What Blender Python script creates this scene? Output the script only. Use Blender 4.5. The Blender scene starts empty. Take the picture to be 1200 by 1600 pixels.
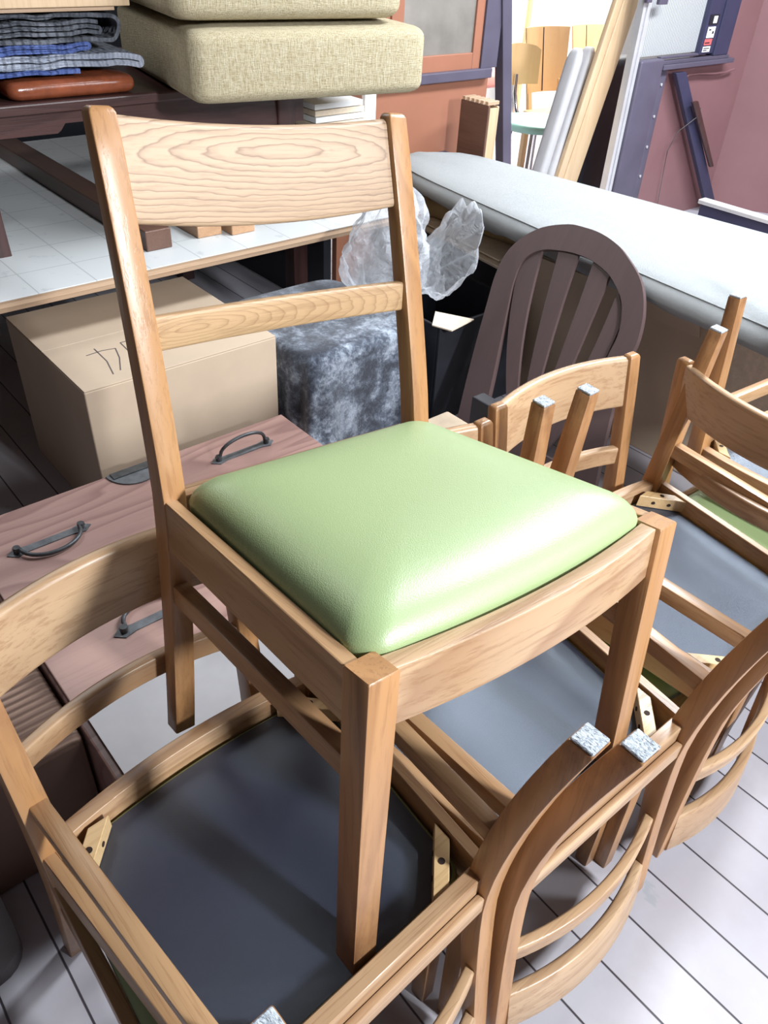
import bpy, bmesh, math, random
from mathutils import Vector, Matrix, Euler
random.seed(7)
SC = bpy.context.scene
COL = SC.collection
R = math.radians
# ------------------------------------------------------------------ basics
def link(o, parent=None):
    COL.objects.link(o)
    if parent: o.parent = parent
    return o
def empty(name, loc=(0,0,0), rot=(0,0,0)):
    o = bpy.data.objects.new(name, None); o.empty_display_size = .05
    o.location = loc; o.rotation_euler = rot
    return link(o)
def tag(o, label=None, cat=None, group=None, kind=None):
    if label: o['label'] = label
    if cat: o['category'] = cat
    if group: o['group'] = group
    if kind: o['kind'] = kind
    return o
def mesh(name, bm, mat, parent=None, smooth=None, loc=None, rot=None):
    me = bpy.data.meshes.new(name)
    bmesh.ops.recalc_face_normals(bm, faces=bm.faces)
    bm.to_mesh(me); bm.free()
    for m in (mat if isinstance(mat, (list, tuple)) else [mat]): me.materials.append(m)
    if smooth is not None:
        for p in me.polygons: p.use_smooth = True
        if smooth < 179:
            me.set_sharp_from_angle(angle=R(smooth))
    o = bpy.data.objects.new(name, me)
    if loc: o.location = loc
    if rot: o.rotation_euler = rot
    return link(o, parent)
def setmat(bm, n0, idx):
    for f in list(bm.faces)[n0:]: f.material_index = idx
def hexa(bm, P, bev=.0, seg=2):
    """P: 8 points, bottom quad 0-3 then top quad 4-7."""
    v = [bm.verts.new(p) for p in P]
    fs = [bm.faces.new([v[i] for i in q]) for q in ((0,3,2,1),(4,5,6,7),(0,1,5,4),(1,2,6,5),(2,3,7,6),(3,0,4,7))]
    if bev:
        es = list({e for f in fs for e in f.edges})
        bmesh.ops.bevel(bm, geom=es, offset=bev, segments=seg, affect='EDGES', profile=.5, clamp_overlap=True)
def box(bm, x0, y0, z0, x1, y1, z1, bev=0, seg=2):
    hexa(bm, [(x0,y0,z0),(x1,y0,z0),(x1,y1,z0),(x0,y1,z0),(x0,y0,z1),(x1,y0,z1),(x1,y1,z1),(x0,y1,z1)], bev, seg)
def loft(bm, rings, caps=True, closed=True):
    vr = [[bm.verts.new(p) for p in r] for r in rings]
    n = len(vr[0])
    for a, b in zip(vr, vr[1:]):
        for i in range(n if closed else n-1):
            j = (i+1) % n
            bm.faces.new((a[i], a[j], b[j], b[i]))
    if caps and closed:
        bm.faces.new(list(reversed(vr[0]))); bm.faces.new(vr[-1])
    return vr
def rrect(w, h, r, seg=3):
    """rounded rectangle loop centred at 0 -> list of (a,b)"""
    out = []
    for cx, cy, a0 in ((w/2-r, h/2-r, 0), (-w/2+r, h/2-r, 90), (-w/2+r, -h/2+r, 180), (w/2-r, -h/2+r, 270)):
        for k in range(seg+1):
            a = R(a0 + 90*k/seg)
            out.append((cx + r*math.cos(a), cy + r*math.sin(a)))
    return out
def tube(bm, pts, r, n=10, caps=True):
    pts = [Vector(p) for p in pts]; rings = []
    up = Vector((0,0,1))
    for i, p in enumerate(pts):
        t = (pts[min(i+1, len(pts)-1)] - pts[max(i-1, 0)]).normalized()
        u = t.cross(up)
        if u.length < .05: u = t.cross(Vector((1,0,0)))
        u.normalize(); w = t.cross(u).normalized()
        rr = r[i] if isinstance(r, (list, tuple)) else r
        rings.append([p + u*rr*math.cos(2*math.pi*k/n) + w*rr*math.sin(2*math.pi*k/n) for k in range(n)])
    loft(bm, rings, caps)
def prism(bm, poly, a, b, axis='z'):
    """poly list of 2D, extruded along axis from a to b"""
    def P(q, t):
        if axis == 'z': return (q[0], q[1], t)
        if axis == 'y': return (q[0], t, q[1])
        return (t, q[0], q[1])
    loft(bm, [[P(q, a) for q in poly], [P(q, b) for q in poly]])
def cyl(bm, c, r, h, axis=(0,0,1), n=20):
    c = Vector(c); a = Vector(axis).normalized()
    u = a.orthogonal().normalized(); w = a.cross(u)
    loft(bm, [[c + a*t + (u*math.cos(2*math.pi*k/n) + w*math.sin(2*math.pi*k/n))*r for k in range(n)] for t in (0, h)])

# ------------------------------------------------------------------ materials
def newmat(name):
    m = bpy.data.materials.new(name); m.use_nodes = True
    nt = m.node_tree; nt.nodes.clear()
    out = nt.nodes.new('ShaderNodeOutputMaterial'); b = nt.nodes.new('ShaderNodeBsdfPrincipled')
    nt.links.new(b.outputs[0], out.inputs[0])
    return m, nt, b
class N:
    def __init__(s, nt): s.nt = nt
    def n(s, t, **k):
        x = s.nt.nodes.new(t)
        for a, v in k.items(): setattr(x, a, v)
        return x
    def l(s, a, b): s.nt.links.new(a, b)
    def coord(s, scale=(1,1,1), rot=(0,0,0), rand=True, kind='Object'):
        tc = s.n('ShaderNodeTexCoord'); mp = s.n('ShaderNodeMapping')
        mp.inputs['Scale'].default_value = scale; mp.inputs['Rotation'].default_value = rot
        s.l(tc.outputs[kind], mp.inputs['Vector'])
        if rand:
            oi = s.n('ShaderNodeObjectInfo'); mu = s.n('ShaderNodeMath', operation='MULTIPLY'); mu.inputs[1].default_value = 37.
            s.l(oi.outputs['Random'], mu.inputs[0])
            ad = s.n('ShaderNodeVectorMath', operation='ADD'); s.l(mp.outputs[0], ad.inputs[0]); s.l(mu.outputs[0], ad.inputs[1])
            return ad.outputs[0]
        return mp.outputs[0]
    def noise(s, vec, scale, detail=3, rough=.5, dist=0):
        x = s.n('ShaderNodeTexNoise'); x.inputs['Scale'].default_value = scale; x.inputs['Detail'].default_value = detail
        x.inputs['Roughness'].default_value = rough; x.inputs['Distortion'].default_value = dist
        if vec is not None: s.l(vec, x.inputs['Vector'])
        return x.outputs['Fac']
    def ramp(s, fac, stops, interp='LINEAR'):
        x = s.n('ShaderNodeValToRGB'); x.color_ramp.interpolation = interp
        e = x.color_ramp.elements
        while len(e) < len(stops): e.new(.5)
        for i, (p, c) in enumerate(stops):
            e[i].position = p; e[i].color = (c, c, c, 1) if isinstance(c, (int, float)) else (*c, 1)
        s.l(fac, x.inputs[0]); return x.outputs[0]
    def math(s, op, a, b=None, clamp=False):
        x = s.n('ShaderNodeMath', operation=op, use_clamp=clamp)
        for i, v in enumerate((a, b)):
            if v is None: continue
            if isinstance(v, (int, float)): x.inputs[i].default_value = v
            else: s.l(v, x.inputs[i])
        return x.outputs[0]
    def mix(s, fac, a, b, mode='MIX'):
        x = s.n('ShaderNodeMix', data_type='RGBA', blend_type=mode)
        for i, v in ((0, fac), (6, a), (7, b)):
            if isinstance(v, (int, float)): x.inputs[i].default_value = v
            elif isinstance(v, tuple): x.inputs[i].default_value = (*v, 1)
            else: s.l(v, x.inputs[i])
        return x.outputs[2]
    def bump(s, h, st, dist, bsdf):
        x = s.n('ShaderNodeBump'); x.inputs['Strength'].default_value = st; x.inputs['Distance'].default_value = dist
        s.l(h, x.inputs['Height']); s.l(x.outputs[0], bsdf.inputs['Normal'])
def ellip(g, cx, cz, ratio):
    s_ = g.n('ShaderNodeSeparateXYZ'); g.l(g.coord((1,1,1), rand=False), s_.inputs[0])
    dx = g.math('MULTIPLY', g.math('SUBTRACT', s_.outputs[0], cx), ratio); dz = g.math('SUBTRACT', s_.outputs[2], cz)
    return g.math('SQRT', g.math('ADD', g.math('ADD', g.math('MULTIPLY', dx, dx), g.math('MULTIPLY', dz, dz)), .00002))
def wood(name, light, dark, axis='x', rings=9., ringdark=.55, rough=.36, wear=0, stretch=.12, pores=.35, fine=1., spec=.5, lin=0, knot=None):
    """oak-like: contour rings of a stretched noise + pores running with the grain"""
    m, nt, b = newmat(name); g = N(nt)
    i = 'xyz'.index(axis)
    sc = [1,1,1]; sc[i] = stretch
    v = g.coord(tuple(sc))
    n1 = g.noise(v, 5.5*fine, 2, .45)
    fr = g.math('MULTIPLY', n1, rings)
    if lin:
        sl = g.n('ShaderNodeSeparateXYZ'); g.l(g.coord((1,1,1), rand=False), sl.inputs[0])
        wob = g.noise(g.coord(tuple(1 if k != i else .3 for k in range(3)), rand=False), 34, 3, .6)
        fr = g.math('ADD', g.math('ADD', fr, g.math('MULTIPLY', ellip(g, *knot) if knot else sl.outputs[2], lin)), g.math('MULTIPLY', wob, 2.2))
    fr = g.math('FRACT', fr)
    line = g.ramp(fr, [(0, 0.), (.5, .08), (.74, .35), (.88, 1.), (.96, .2), (1, 0.)]) if lin else g.ramp(fr, [(0, 0.), (.45, .25), (.86, 1.), (.97, .15), (1, 0.)])
    sp = [1,1,1]; sp[i] = .035
    v2 = g.coord(tuple(sp))
    por = g.noise(v2, 170*fine, 4, .7)
    porl = g.ramp(por, [(.5, 0.), (.62, 1.)])
    big = g.noise(g.coord(tuple(sc)), 3.2, 3, .6)
    base = g.mix(g.ramp(big, [(.3, 0.), (.7, 1.)]), light, tuple(l*.62+d*.38 for l, d in zip(light, dark)))
    c = g.mix(g.math('MULTIPLY', line, ringdark), base, dark)
    c = g.mix(g.math('MULTIPLY', porl, pores), c, dark)
    if wear:
        tc = g.n('ShaderNodeTexCoord'); sx = g.n('ShaderNodeSeparateXYZ'); g.l(tc.outputs['Object'], sx.inputs[0])
        low = g.ramp(sx.outputs[2], [(0, 1.), (.15, 0.)])
        sm = g.noise(g.coord((1,1,.6), rand=False), 55, 5, .7)
        msk = g.math('MULTIPLY', low, g.ramp(sm, [(.38, .35), (.62, 1.)]))
        c = g.mix(g.math('MULTIPLY', msk, wear), c, (.09,.032,.014))
    g.l(c, b.inputs['Base Color'])
    b.inputs['Roughness'].default_value = rough
    b.inputs['Specular IOR Level'].default_value = spec
    g.bump(g.math('ADD', g.math('MULTIPLY', porl, -.6), g.math('MULTIPLY', line, -.4)), .25, .0006, b)
    return m
def plain(name, col, rough=.5, var=.12, scale=30, bump=0, bscale=200, metal=0, spec=.5, coords=(1,1,1)):
    m, nt, b = newmat(name); g = N(nt)
    n1 = g.noise(g.coord(coords), scale, 4, .6)
    c = g.mix(g.ramp(n1, [(.3, 0.), (.7, 1.)]), tuple(max(0, x*(1-var)) for x in col), tuple(min(1, x*(1+var)) for x in col))
    g.l(c, b.inputs['Base Color']); b.inputs['Roughness'].default_value = rough; b.inputs['Metallic'].default_value = metal
    b.inputs['Specular IOR Level'].default_value = spec
    if bump: g.bump(g.noise(g.coord(), bscale, 3, .6), bump, .001, b)
    return m

OL, OD = (.52,.35,.205), (.22,.10,.042)
M = {}
M['oak_x'] = wood('oak_grain_x', OL, OD, 'x', pores=.4)
M['oak_y'] = wood('oak_grain_y', (.50,.315,.165), OD, 'y', pores=.4)
M['oak_z'] = wood('oak_grain_z', (.47,.25,.105), OD, 'z', wear=.55, pores=.35, ringdark=.4)
M['oak_crest'] = wood('oak_cathedral', (.50,.345,.225), (.15,.085,.05), 'x', rings=6, ringdark=.7, stretch=.16, lin=165, knot=(.02, .762, .13), pores=.2, rough=.42)
M['oak_slat'] = wood('oak_knotty_slat', (.52,.34,.19), (.20,.10,.045), 'x', rings=3, ringdark=.5, stretch=.2, pores=.3, lin=300, knot=(-.135, .577, .16))
M['oak_wide'] = wood('oak_wide_board', (.52,.355,.21), OD, 'x', rings=7, ringdark=.35, stretch=.10, pores=.4)
M['block'] = wood('pale_block', (.66,.47,.25), (.42,.25,.1), 'x', rings=6, ringdark=.3)
M['dwood_x'] = wood('dark_brown_wood', (.075,.035,.032), (.03,.014,.014), 'x', rough=.3)
M['dwood_z'] = wood('dark_brown_wood_z', (.075,.035,.032), (.03,.014,.014), 'z', rough=.3)
M['archwood'] = wood('umber_wood', (.095,.060,.058), (.065,.040,.040), 'y', rings=5, ringdark=.25, pores=.2, rough=.5)
M['tansu'] = wood('reddish_zelkova', (.40,.25,.21), (.19,.10,.09), 'x', rings=12, ringdark=.7, stretch=.16, rough=.42, pores=.15)
M['ply'] = wood('plywood_edge', (.52,.37,.25), (.32,.2,.12), 'x', rings=5, ringdark=.3)
M['pale_x'] = wood('pale_plank', (.62,.46,.30), (.42,.28,.15), 'z', rings=5, ringdark=.35)
M['pale_y'] = wood('pale_beam', (.50,.30,.17), (.3,.16,.08), 'y', rings=5, ringdark=.35)
M['umber_y'] = wood('umber_beam', (.16,.085,.06), (.07,.035,.025), 'y', rings=5, ringdark=.4)
M['birch'] = wood('birch_ply', (.84,.58,.32), (.6,.34,.13), 'z', rings=4, ringdark=.25, pores=.1)
M['iron'] = plain('wrought_iron', (.075,.08,.085), .45, .3, 60, .4, 300, metal=.6)
M['iron_plate'] = plain('iron_plate', (.13,.14,.15), .5, .3, 40, .3, 200, metal=.4)
M['chrome'] = plain('chrome', (.75,.75,.78), .15, .03, 10, metal=1)
M['card'] = plain('cardboard', (.48,.375,.275), .8, .05, 6, .1, 400)
M['card_in'] = plain('cardboard_edge', (.66,.55,.42), .8, .1, 60)
M['white'] = plain('white_paint', (.8,.8,.8), .6, .04, 4)
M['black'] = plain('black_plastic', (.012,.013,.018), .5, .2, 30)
M['ink'] = plain('marker_ink', (.09,.08,.08), .6, .1, 30)
M['hole'] = plain('dark_hole', (.02,.008,.004), .8, .1, 30)
M['leather'] = plain('brown_leather', (.22,.06,.026), .22, .35, 14, .5, 60)
M['mint'] = plain('mint_vinyl', (.45,.78,.66), .4, .05, 10)
M['pink'] = plain('pink_fabric', (.75,.35,.3), .8, .1, 10)
M['greyfoam'] = plain('grey_wrap', (.42,.41,.42), .7, .08, 8)
M['rust_red'] = plain('reddish_partition', (.21,.105,.11), .45, .10, 2.2, spec=.4)
M['orange_panel'] = plain('orange_brown_panel', (.30,.125,.075), .5, .08, 3)
M['violet'] = plain('slate_violet_paint', (.085,.075,.11), .45, .12, 6)
M['navy'] = plain('navy_paint', (.035,.035,.075), .45, .15, 6)
M['alu'] = plain('aluminium_rail', (.72,.72,.74), .35, .05, 10, metal=.5)
M['grime_glass'] = plain('dim_window_glass', (.22,.20,.18), .12, .2, 5)
M['tan_cloth'] = plain('tan_cloth', (.42,.33,.24), .9, .1, 20, .3, 300)
M['brown_cloth'] = plain('brown_cloth', (.27,.19,.09), .9, .2, 12, .3, 300)
M['red_label'] = plain('red_label', (.6,.12,.12), .6, .05, 10)
# vinyl
def vinyl(name, c1, c2):
    m, nt, b = newmat(name); g = N(nt)
    n1 = g.noise(g.coord(), 6, 3, .5)
    g.l(g.mix(n1, c1, c2), b.inputs['Base Color'])
    b.inputs['Roughness'].default_value = .40; b.inputs['Specular IOR Level'].default_value = .7
    vo = g.n('ShaderNodeTexVoronoi', feature='DISTANCE_TO_EDGE'); vo.inputs['Scale'].default_value = 420
    g.l(g.coord(), vo.inputs['Vector'])
    h = g.math('ADD', g.ramp(vo.outputs['Distance'], [(0, 0.), (.25, 1.)]), g.noise(g.coord(), 500, 3, .6))
    g.bump(h, .16, .0006, b)
    return m
M['vinyl'] = vinyl('green_vinyl', (.29,.385,.185), (.32,.415,.205))
# dust cover: black non-woven cloth with a sheen
m, nt, b = newmat('black_nonwoven'); g = N(nt)
w1 = g.n('ShaderNodeTexWave', wave_type='BANDS', bands_direction='X'); w1.inputs['Scale'].default_value = 260; w1.inputs['Distortion'].default_value = 1.5; g.l(g.coord(rand=False), w1.inputs['Vector'])
w2 = g.n('ShaderNodeTexWave', wave_type='BANDS', bands_direction='Y'); w2.inputs['Scale'].default_value = 260; w2.inputs['Distortion'].default_value = 1.5; g.l(g.coord(rand=False), w2.inputs['Vector'])
hh = g.math('ADD', w1.outputs['Fac'], w2.outputs['Fac'])
g.l(g.mix(g.noise(g.coord(), 9, 4, .6), (.008,.011,.026), (.013,.017,.038)), b.inputs['Base Color'])
b.inputs['Roughness'].default_value = .40; b.inputs['Specular IOR Level'].default_value = 1.; b.inputs['IOR'].default_value = 1.7; b.inputs['Specular Tint'].default_value = (.8,.9,1,1)
b.inputs['Sheen Weight'].default_value = .12; b.inputs['Sheen Roughness'].default_value = .4
g.bump(hh, .3, .0005, b); M['dust'] = m
# felt pads
m, nt, b = newmat('grey_felt'); g = N(nt)
fv = g.noise(g.coord((1,.35,1)), 500, 4, .8, 1.)
g.l(g.ramp(fv, [(.38, (.07,.08,.10)), (.5, (.42,.47,.52)), (.65, (.72,.76,.8))]), b.inputs['Base Color']); b.inputs['Roughness'].default_value = .95
g.bump(fv, .8, .002, b); M['felt'] = m
# grey felt blanket
m, nt, b = newmat('mottled_blanket'); g = N(nt)
fv = g.math('ADD', g.math('MULTIPLY', g.noise(g.coord(), 9, 3, .6, .6), .62), g.math('MULTIPLY', g.noise(g.coord(), 60, 5, .8, .4), .42))
g.l(g.ramp(fv, [(.45, (.018,.022,.035)), (.53, (.07,.085,.115)), (.66, (.32,.36,.42))]), b.inputs['Base Color']); b.inputs['Roughness'].default_value = .95
b.inputs['Sheen Weight'].default_value = .3
g.bump(g.noise(g.coord(), 220, 4, .7), .6, .003, b); M['blanket'] = m
# tweed
def weave(name, a, bcol, sc, light):
    m, nt, b = newmat(name); g = N(nt)
    va = g.noise(g.coord((1,1,9)), sc, 3, .7); vb = g.noise(g.coord((9,9,1)), sc, 3, .7)
    c = g.mix(g.ramp(va, [(.4, 0.), (.6, 1.)]), a, bcol)
    c = g.mix(g.ramp(vb, [(.42, 0.), (.62, .75)]), c, light)
    g.l(c, b.inputs['Base Color']); b.inputs['Roughness'].default_value = .95
    g.bump(g.math('ADD', va, vb), .9, .004, b)
    return m
M['tweed'] = weave('beige_tweed', (.36,.29,.16), (.50,.42,.26), 55, (.66,.60,.44))
M['linen'] = weave('pale_linen', (.38,.40,.41), (.43,.455,.465), 160, (.50,.52,.52))
# quilted blankets
def quilt(name, c1, c2):
    m, nt, b = newmat(name); g = N(nt)
    n1 = g.noise(g.coord(), 12, 3, .6)
    g.l(g.mix(g.ramp(n1, [(.4, 0.), (.6, 1.)]), c1, c2), b.inputs['Base Color']); b.inputs['Roughness'].default_value = .85
    wv = g.n('ShaderNodeTexWave', wave_type='BANDS', bands_direction='X'); wv.inputs['Scale'].default_value = 14; wv.inputs['Distortion'].default_value = 2.5; wv.inputs['Detail Scale'].default_value = 2
    g.l(g.coord((1,1,1)), wv.inputs['Vector'])
    g.bump(g.math('ADD', wv.outputs['Fac'], g.noise(g.coord(), 50, 3, .6)), .7, .012, b)
    return m
M['q_grey'] = quilt('quilt_grey', (.06,.065,.08), (.13,.14,.165))
M['q_blue'] = quilt('quilt_blue', (.055,.09,.27), (.10,.15,.38))
M['q_pale'] = quilt('quilt_pale', (.26,.29,.36), (.36,.39,.47))
# plastic bag
m, nt, b = newmat('clear_polythene'); g = N(nt)
out = [x for x in nt.nodes if x.type == 'OUTPUT_MATERIAL'][0]
b.inputs['Base Color'].default_value = (.8,.84,.9,1); b.inputs['Roughness'].default_value = .18; b.inputs['Specular IOR Level'].default_value = .8
tr = g.n('ShaderNodeBsdfTransparent'); tl = g.n('ShaderNodeBsdfTranslucent'); tl.inputs[0].default_value = (.8,.83,.88,1)
mx = g.n('ShaderNodeMixShader'); mx.inputs[0].default_value = .35; g.l(b.outputs[0], mx.inputs[1]); g.l(tl.outputs[0], mx.inputs[2])
lw = g.n('ShaderNodeLayerWeight'); lw.inputs[0].default_value = .35
fz = g.ramp(lw.outputs['Facing'], [(0, .24), (.6, .5), (1, .9)])
m2 = g.n('ShaderNodeMixShader'); g.l(fz, m2.inputs[0]); g.l(tr.outputs[0], m2.inputs[1]); g.l(mx.outputs[0], m2.inputs[2]); g.l(m2.outputs[0], out.inputs[0])
g.bump(g.noise(g.coord(), 25, 4, .6, 1.5), .7, .02, b); M['poly'] = m
# floor: painted boards (grain along the depth direction of the store)
m, nt, b = newmat('painted_floorboards'); g = N(nt)
v = g.coord(rand=False)
sx = g.n('ShaderNodeSeparateXYZ'); g.l(v, sx.inputs[0])
bx = g.math('DIVIDE', g.math('ADD', sx.outputs[0], 10.2503), .1017)
fr = g.math('FRACT', bx)
gap = g.ramp(fr, [(0, 1.), (.018, 1.), (.03, 0.), (.985, 0.), (.995, 1.)])
wn = g.n('ShaderNodeTexWhiteNoise', noise_dimensions='1D'); g.l(g.math('FLOOR', bx), wn.inputs['W'])
tone = g.mix(wn.outputs['Value'], (.40,.39,.43), (.47,.46,.50))
dirt = g.ramp(g.noise(v, 3.5, 6, .65), [(.42, 0.), (.62, .45)])
tone = g.mix(dirt, tone, (.34,.30,.33))
scuff = g.ramp(g.noise(g.coord((1,.5,1), rand=False), 14, 4, .6), [(.66, 0.), (.7, .5)])
tone = g.mix(scuff, tone, (.28,.31,.33))
g.l(g.mix(gap, tone, (.05,.04,.05)), b.inputs['Base Color']); b.inputs['Roughness'].default_value = .42
g.bump(g.math('MULTIPLY', gap, -1), .6, .003, b); M['floor'] = m
# laminate with ruled lines
m, nt, b = newmat('white_laminate'); g = N(nt)
v = g.coord(rand=False); sx = g.n('ShaderNodeSeparateXYZ'); g.l(v, sx.inputs[0])
def lines(o, p, w, off=0):
    f = g.math('FRACT', g.math('DIVIDE', g.math('ADD', o, 10+off), p)); return g.ramp(f, [(0, 1.), (w, 1.), (w+.01, 0.)])
ln = g.math('MAXIMUM', lines(sx.outputs[0], .155, .015), lines(sx.outputs[1], .17, .014, .05))
sm = g.ramp(g.noise(v, 18, 4, .6), [(.60, 0.), (.68, .5)])
c = g.mix(sm, (.60,.62,.62), (.40,.43,.45)); g.l(g.mix(g.math('MULTIPLY', ln, .55), c, (.25,.26,.27)), b.inputs['Base Color']); b.inputs['Roughness'].default_value = .4; M['laminate'] = m
# corrugated things
def corr(name, c1, c2, dirn, sc):
    m, nt, b = newmat(name); g = N(nt)
    w = g.n('ShaderNodeTexWave', wave_type='BANDS', bands_direction=dirn); w.inputs['Scale'].default_value = sc; w.inputs['Distortion'].default_value = .6
    g.l(g.coord(rand=False), w.inputs['Vector']); g.l(g.mix(w.outputs['Fac'], c1, c2), b.inputs['Base Color']); b.inputs['Roughness'].default_value = .7
    g.bump(w.outputs['Fac'], .8, .006, b); return m
M['reed'] = corr('ribbed_brown_mat', (.13,.075,.055), (.20,.125,.09), 'Y', 19)
M['striped'] = corr('grey_streaked_panel', (.34,.35,.36), (.50,.51,.52), 'X', 22)

# ------------------------------------------------------------------ frame of the store: s along the rows, d into the room
TH = math.atan2(.671, .741)
def G(s, d, z=0): return Vector((.741*s - .671*d, .671*s + .741*d, z))
def groot(name, s, d, z=0, rz=0): return empty(name, G(s, d, z), (0, 0, TH + rz))
GRID = (0, 0, TH)
# ------------------------------------------------------------------ chair
PO = dict(W=.4369, Wb=.3781, D=.3744, h=.4002, t=.036, tf=.026, tb=.0288, ap=.0669, pd=.036, zt=.781, sr=.0793, st=.0500, df=.0283, dt=.021,
          cz1=.776, cz0=.6775, sz1=.592, sz0=.5533, bow=.030, sag=0., dome=.020, fbow=.020, drop=.03, sy=.006, fz=(0,0), fo=(0,0))
PM = dict(W=.4788, Wb=.4350, D=.4043, h=.3906, t=.0361, tf=.0325, tb=.0300, ap=.0681, pd=.0309, zt=.8064, sr=.0365, st=.0810, df=.028, dt=.0225,
          cz1=.7991, cz0=.6926, sz1=.5962, sz0=.557, bow=.010, sag=.012, dome=.039, fbow=.018, drop=.02, sy=.008, fz=(-.05, .012), fo=(.012,.022))
def make_chair(p, pads=True, crest='oak_crest'):
    t = empty('dining_chair')
    W, Wb, D, h, ap = p['W'], p['Wb'], p['D'], p['h'], p['ap']
    def yf(z):
        if z <= h: return D + p['sr']*((h-z)/h)**1.6
        return D + p['st']*((z-h)/(p['zt']-h))**1.2
    def dp(z):
        if z <= h: return p['pd'] + (p['df']-p['pd'])*(h-z)/h
        return p['pd'] + (p['dt']-p['pd'])*(z-h)/(p['zt']-h)
    # front legs
    for s, z0 in ((-1, p['fz'][0]), (1, p['fz'][1])):
        bm = bmesh.new(); rings = []
        for z, gr in ((z0, -.0012), (z0+.0015, 0), (.12, 0), (.25, 0), (h-.002, 0), (h, -.0014)):
            k = max(0, min(1, z/(h-ap))); w = p['tf'] + (p['t']-p['tf'])*k
            cx = s*(W/2 - w/2); cy = w/2
            if s < 0: cx += p['fo'][0]*(1-z/h); cy += p['fo'][1]*(1-z/h)
            rings.append([(cx+a, cy+b, z) for a, b in rrect(w+2*gr, w+2*gr, .0015, 2)])
        loft(bm, rings)
        l = mesh('leg', bm, M['oak_z'], t, 40)
        if pads:
            bm = bmesh.new(); w = p['tf']
            box(bm, s*W/2-(w if s > 0 else 0)+.001, .001, z0-.004, s*W/2+(0 if s > 0 else w)-.001, w-.001, z0-.0002, .0008, 1)
            mesh('felt_pad', bm, M['felt'], l)
    # rear posts: one curved leg and back upright
    zs = [0, .0015] + [h*k/9 for k in range(1, 10)] + [h + (p['zt']-h)*k/9 for k in range(1, 9)] + [p['zt']-.006, p['zt']-.002, p['zt']]
    for s in (-1, 1):
        bm = bmesh.new(); rings = []
        for z in zs:
            d = dp(z); w = p['tb']; gr = {zs[0]: -.001, zs[-1]: -.005, zs[-2]: -.0022, zs[-3]: -.0004}.get(z, 0)
            cx = s*(Wb/2 - w/2); cy = yf(z) + d/2
            rings.append([(cx+a, cy+b, z) for a, b in rrect(w+2*gr, d+2*gr, .0018, 2)])
        loft(bm, rings)
        l = mesh('rear_post', bm, M['oak_z'], t, 40)
        if pads:
            bm = bmesh.new(); w = p['tb']; x0 = s*Wb/2-(w if s > 0 else 0)
            box(bm, x0+.0015, yf(0)+.0015, -.004, x0+w-.0015, yf(0)+dp(0)-.0015, -.0002, .001, 1)
            mesh('felt_pad', bm, M['felt'], l)
    # bowed bar helper: curve in plan between x0..x1
    def bar(bm, x1, yfun, th, z0f, z1f, r=.003, n=16):
        rings = []
        for k in range(n+1):
            x = -x1 + 2*x1*k/n; y = yfun(x); z0, z1 = z0f(x), z1f(x)
            rings.append([(x, y + th/2 + a, (z0+z1)/2 + b) for a, b in rrect(th, z1-z0, r)])
        loft(bm, rings)
    # front apron
    bm = bmesh.new(); xa = W/2 - p['t'] + .004
    bar(bm, xa, lambda x: .007 - p['fbow']*(1-(x/xa)**2), .021, lambda x: h-ap, lambda x: h-.0015, .0016)
    mesh('front_apron', bm, M['oak_x'], t, 40)
    # side aprons
    for s in (-1, 1):
        bm = bmesh.new(); th = .016
        xo0, xo1 = s*(W/2-.002), s*(Wb/2-.002); y0, y1 = p['t']-.004, D+.006
        hexa(bm, [(xo0, y0, h-ap), (xo0-s*th, y0, h-ap), (xo1-s*th, y1, h-ap), (xo1, y1, h-ap),
                  (xo0, y0, h-.0015), (xo0-s*th, y0, h-.0015), (xo1-s*th, y1, h-.0015), (xo1, y1, h-.0015)], .0012, 1)
        mesh('side_apron', bm, M['oak_y'], t, 40)
        # stretcher
        bm = bmesh.new(); z1 = .268 if not pads else .262; z0 = z1-.028; wd = .021
        xo0, xo1 = s*(W/2-.010), s*(Wb/2-.004); y0, y1 = .02, yf(z1)+.008
        hexa(bm, [(xo0, y0, z0), (xo0-s*wd, y0, z0), (xo1-s*wd, y1, z0), (xo1, y1, z0),
                  (xo0, y0, z1), (xo0-s*wd, y0, z1), (xo1-s*wd, y1, z1), (xo1, y1, z1)], .002, 2)
        mesh('side_stretcher', bm, M['oak_y'], t, 40)
    # rear apron: board with a proud outer rail
    bm = bmesh.new(); xa = Wb/2 - p['tb'] + .004
    box(bm, -xa, D+.003, h-ap, xa, D+.023, h-.002, .0015, 1)
    box(bm, -xa, D+.0235, h-ap+.030, xa, D+.034, h-.002, .003, 2)
    mesh('rear_apron', bm, M['oak_x'], t, 40)
    # crest rail and back slat
    xa = Wb/2 - p['tb'] + .003
    def bowed(z, bow): return lambda x: yf(z) + p['sy'] + bow*(1-(x/xa)**2)
    bm = bmesh.new(); rings = []; n = 18
    for k in range(n+1):
        x = -xa + 2*xa*k/n; q = 1-(x/xa)**2
        z0 = p['cz0'] - p['sag']*q; z1 = p['cz1'] - p['sag']*.8*q; r = []
        th = .019; ym = lambda z: yf(z) + p['sy'] + p['bow']*q
        for a, b in rrect(1, 1, .001):   # place a rounded rectangle that leans with the posts
            pass
        prof = []
        for sgn, zz, rr in ((-1, z1, .007), (1, z1, .007), (1, z0, .004), (-1, z0, .006)):
            for m_ in range(4):
                a = (90*m_/3)
                if (sgn, zz) == (-1, z1): ang = 180 - a
                elif (sgn, zz) == (1, z1): ang = 90 - a
                elif sgn == 1: ang = 0 - a
                else: ang = -90 - a
                cy = (rr if sgn < 0 else th-rr); cz = (zz - rr if zz == z1 else zz + rr)
                prof.append((cy + rr*math.cos(R(ang)), cz + rr*math.sin(R(ang))))
        rings.append([(x, ym(z) + y, z) for y, z in prof])
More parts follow.
